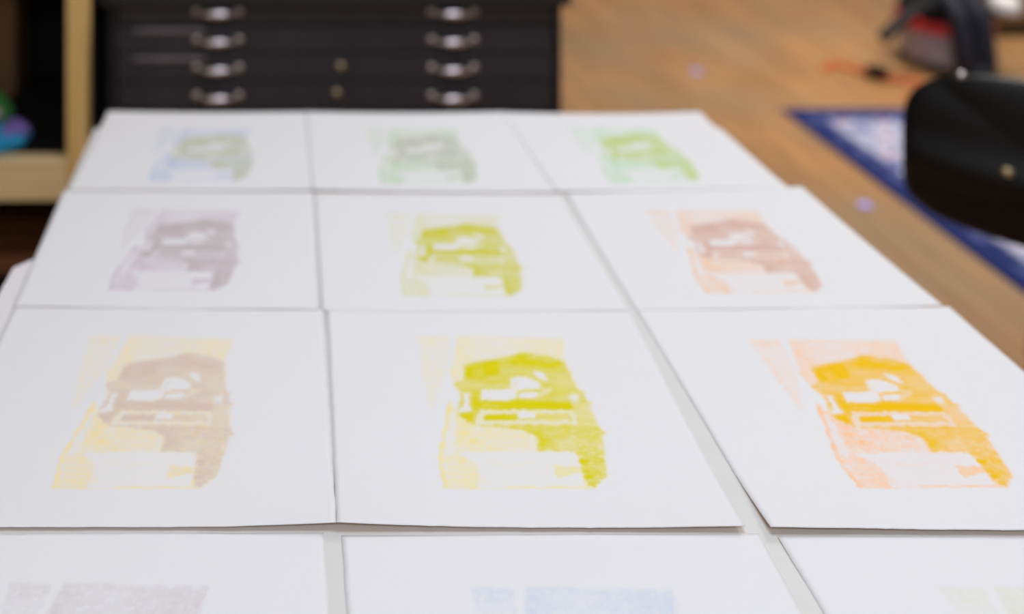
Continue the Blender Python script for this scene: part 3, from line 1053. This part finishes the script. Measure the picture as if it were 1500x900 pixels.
obj('nozzle', tube(smooth_curve([(-0.08, -0.10, 0.30), (-0.22, -0.15, 0.315), (-0.34, -0.19, 0.27), (-0.44, -0.22, 0.205)]), [0.030] * 13 + [0.027] * 12 + [0.025] * 12, 18), M['vac_black'], vac, smooth=True)
obj('hose', tube(smooth_curve([(-0.10, -0.14, 0.37), (-0.10, -0.215, 0.30), (-0.10, -0.24, 0.18), (-0.085, -0.245, 0.085), (-0.045, -0.25, 0.05), (-0.002, -0.245, 0.085), (0.0, -0.235, 0.18), (0.0, -0.21, 0.30), (0.0, -0.14, 0.37)]), 0.040, 18), M['navy'], vac, smooth=True)
for q in range(4):
    a = math.radians(45 + 90 * q)
    bm = bmesh.new()
    add_lathe(bm, [(0, -0.012), (0.024, -0.012), (0.0275, -0.008), (0.0275, 0.008), (0.024, 0.012), (0, 0.012)], 18)
    for v in bm.verts:
        x, y, z = v.co
        v.co = (0.148 * math.cos(a) + x, 0.148 * math.sin(a) + z, 0.0285 + y)
    obj('caster', bm, M['vac_black'], vac)
obj('white_cap', lathe([(0, 0.0), (0.052, 0.0), (0.058, 0.012), (0.056, 0.055), (0.04, 0.075), (0, 0.08)], 28, (0.16, -0.15, 0.30)), M['white_plastic'], vac, smooth=True)
obj('side_bracket', box(0.08, 0.20, -0.17, -0.10, 0.284, 0.2995), M['vac_black'], vac, bevel=0.004)

# orange extension cord
cord_px = [(1206, 104), (1225, 98), (1250, 104), (1275, 112), (1300, 119), (1330, 122), (1352, 128), (1346, 138), (1330, 146), (1352, 152), (1400, 147), (1452, 144), (1500, 134), (1560, 126)]
pts = [(*on_floor(*p), 0.0115) for p in cord_px]
cc = on_floor(1300, 120)
crd = thing('extension_cord', 'orange extension cord trailing across the floor in front of the vacuum', 'cord', (cc[0], cc[1], 0))
obj('cable', tube([(p[0] - cc[0], p[1] - cc[1], p[2]) for p in smooth_curve(pts, 8)], 0.011, 10), M['orange_cord'], crd, smooth=True)
pa, pb = on_floor(1268, 112), on_floor(1302, 118)
bm = tube([(pa[0] - cc[0], pa[1] - cc[1], 0.031), (0.5 * (pa[0] + pb[0]) - cc[0], 0.5 * (pa[1] + pb[1]) - cc[1], 0.033), (pb[0] - cc[0], pb[1] - cc[1], 0.031)], [0.020, 0.030, 0.022], 16)
obj('socket_block', bm, M['vac_black'], crd, smooth=True)

# wooden chest in the far corner
kx, ky = on_floor(1452, 55)
chst = thing('wooden_chest', 'olive brown wooden chest on a base darkened as shadow beyond the vacuum', 'chest', (kx + 0.55, ky + 0.25, 0))
obj('base', box(-0.54, 0.54, -0.24, 0.24, 0.0, 0.06), M['shade_black'], chst, bevel=0.003)  # dark colour stands for the shadow below the chest
obj('chest_body', box(-0.55, 0.55, -0.25, 0.25, 0.06, 0.46), M['chest'], chst, bevel=0.005)
obj('lid', box(-0.565, 0.565, -0.265, 0.265, 0.46, 0.49), M['chest'], chst, bevel=0.006)

# lilac scraps on the floor
for (px, py), r, lb in (((1020, 105), 0.024, 'small lilac paper scrap on the bare floor level with the vacuum'),
                        ((1268, 302), 0.021, 'small lilac paper scrap on the floor between the table and the rug')):
    x, y = on_floor(px, py)
    bm = bmesh.new()
    n = 14
    ring = []
    for k in range(n):
        a = 2 * math.pi * k / n
        rr = r * (1 + 0.18 * math.sin(3 * a + px))
        ring.append((rr * math.cos(a), rr * math.sin(a), 0.0035 + 0.002 * math.sin(2 * a + px)))
    topv = [bm.verts.new(p) for p in ring]
    botv = [bm.verts.new((p[0], p[1], p[2] - 0.0012)) for p in ring]
    ct, cb_ = bm.verts.new((0, 0, 0.0045)), bm.verts.new((0, 0, 0.0008))
    for k in range(n):
        k2 = (k + 1) % n
        bm.faces.new((topv[k], topv[k2], ct))
        bm.faces.new((botv[k2], botv[k], cb_))
        bm.faces.new((topv[k], botv[k], botv[k2], topv[k2]))
    o = obj('paper_scrap', bm, M['lilac'])
    o.location = (x, y, 0)
    tag(o, lb, 'paper scrap', 'lilac scraps on the floor')


# ---------------------------------------------------------------- light: overhead main light, and unseen fills added under the ceiling
def area(name, loc, sx, sy, watts, col=(1, 1, 1), rot=(0, 0, 0)):
    l = bpy.data.lights.new(name, 'AREA')
    l.shape = 'RECTANGLE'
    l.size, l.size_y = sx, sy
    l.energy = watts
    l.color = col
    o = link(bpy.data.objects.new(name, l))
    o.location = loc
    o.rotation_euler = rot
    return o


area('ceiling_area_light', (0.55, 1.15, RZ - 0.03), 1.3, 0.9, 22, (0.93, 1.025, 1.155))
area('ceiling_area_light', (-0.1, -1.1, RZ - 0.03), 1.8, 0.9, 44, (0.93, 1.025, 1.155))  # fill added behind the camera to brighten the shelf and cabinet fronts
area('ceiling_area_light', (3.0, 3.4, RZ - 0.03), 1.4, 1.0, 120, (1.0, 0.98, 0.95))  # fill added to brighten the far floor

w = bpy.data.worlds.new('studio_world')
w.use_nodes = True
w.node_tree.nodes['Background'].inputs['Color'].default_value = (0.05, 0.05, 0.05, 1)
scene.world = w

# ---------------------------------------------------------------- camera: level, with lens shift as in a cropped frame
cam = bpy.data.cameras.new('camera')
cam.sensor_width = 36.0
cam.sensor_fit = 'HORIZONTAL'
cam.lens = 36.0 * F / 1500.0
cam.shift_x = (750 - VX) / 1500.0
cam.shift_y = -(450 - VY) / 1500.0
cam.clip_start = 0.02
cam.dof.use_dof = True
cam.dof.focus_distance = 0.76
cam.dof.aperture_fstop = 1.65
co = link(bpy.data.objects.new('camera', cam))
co.location = (0, 0, CAM_Z)
co.rotation_euler = (math.radians(90), 0, 0)
scene.camera = co

vs = scene.view_settings
scene.display_settings.display_device = 'sRGB'
vs.view_transform = 'Standard'
vs.look = 'None'
vs.gamma = 1.0
vs.use_curve_mapping = False
vs.exposure = -0.25
scene.cycles.use_denoising = True
scene.cycles.max_bounces = 10
scene.cycles.diffuse_bounces = 6
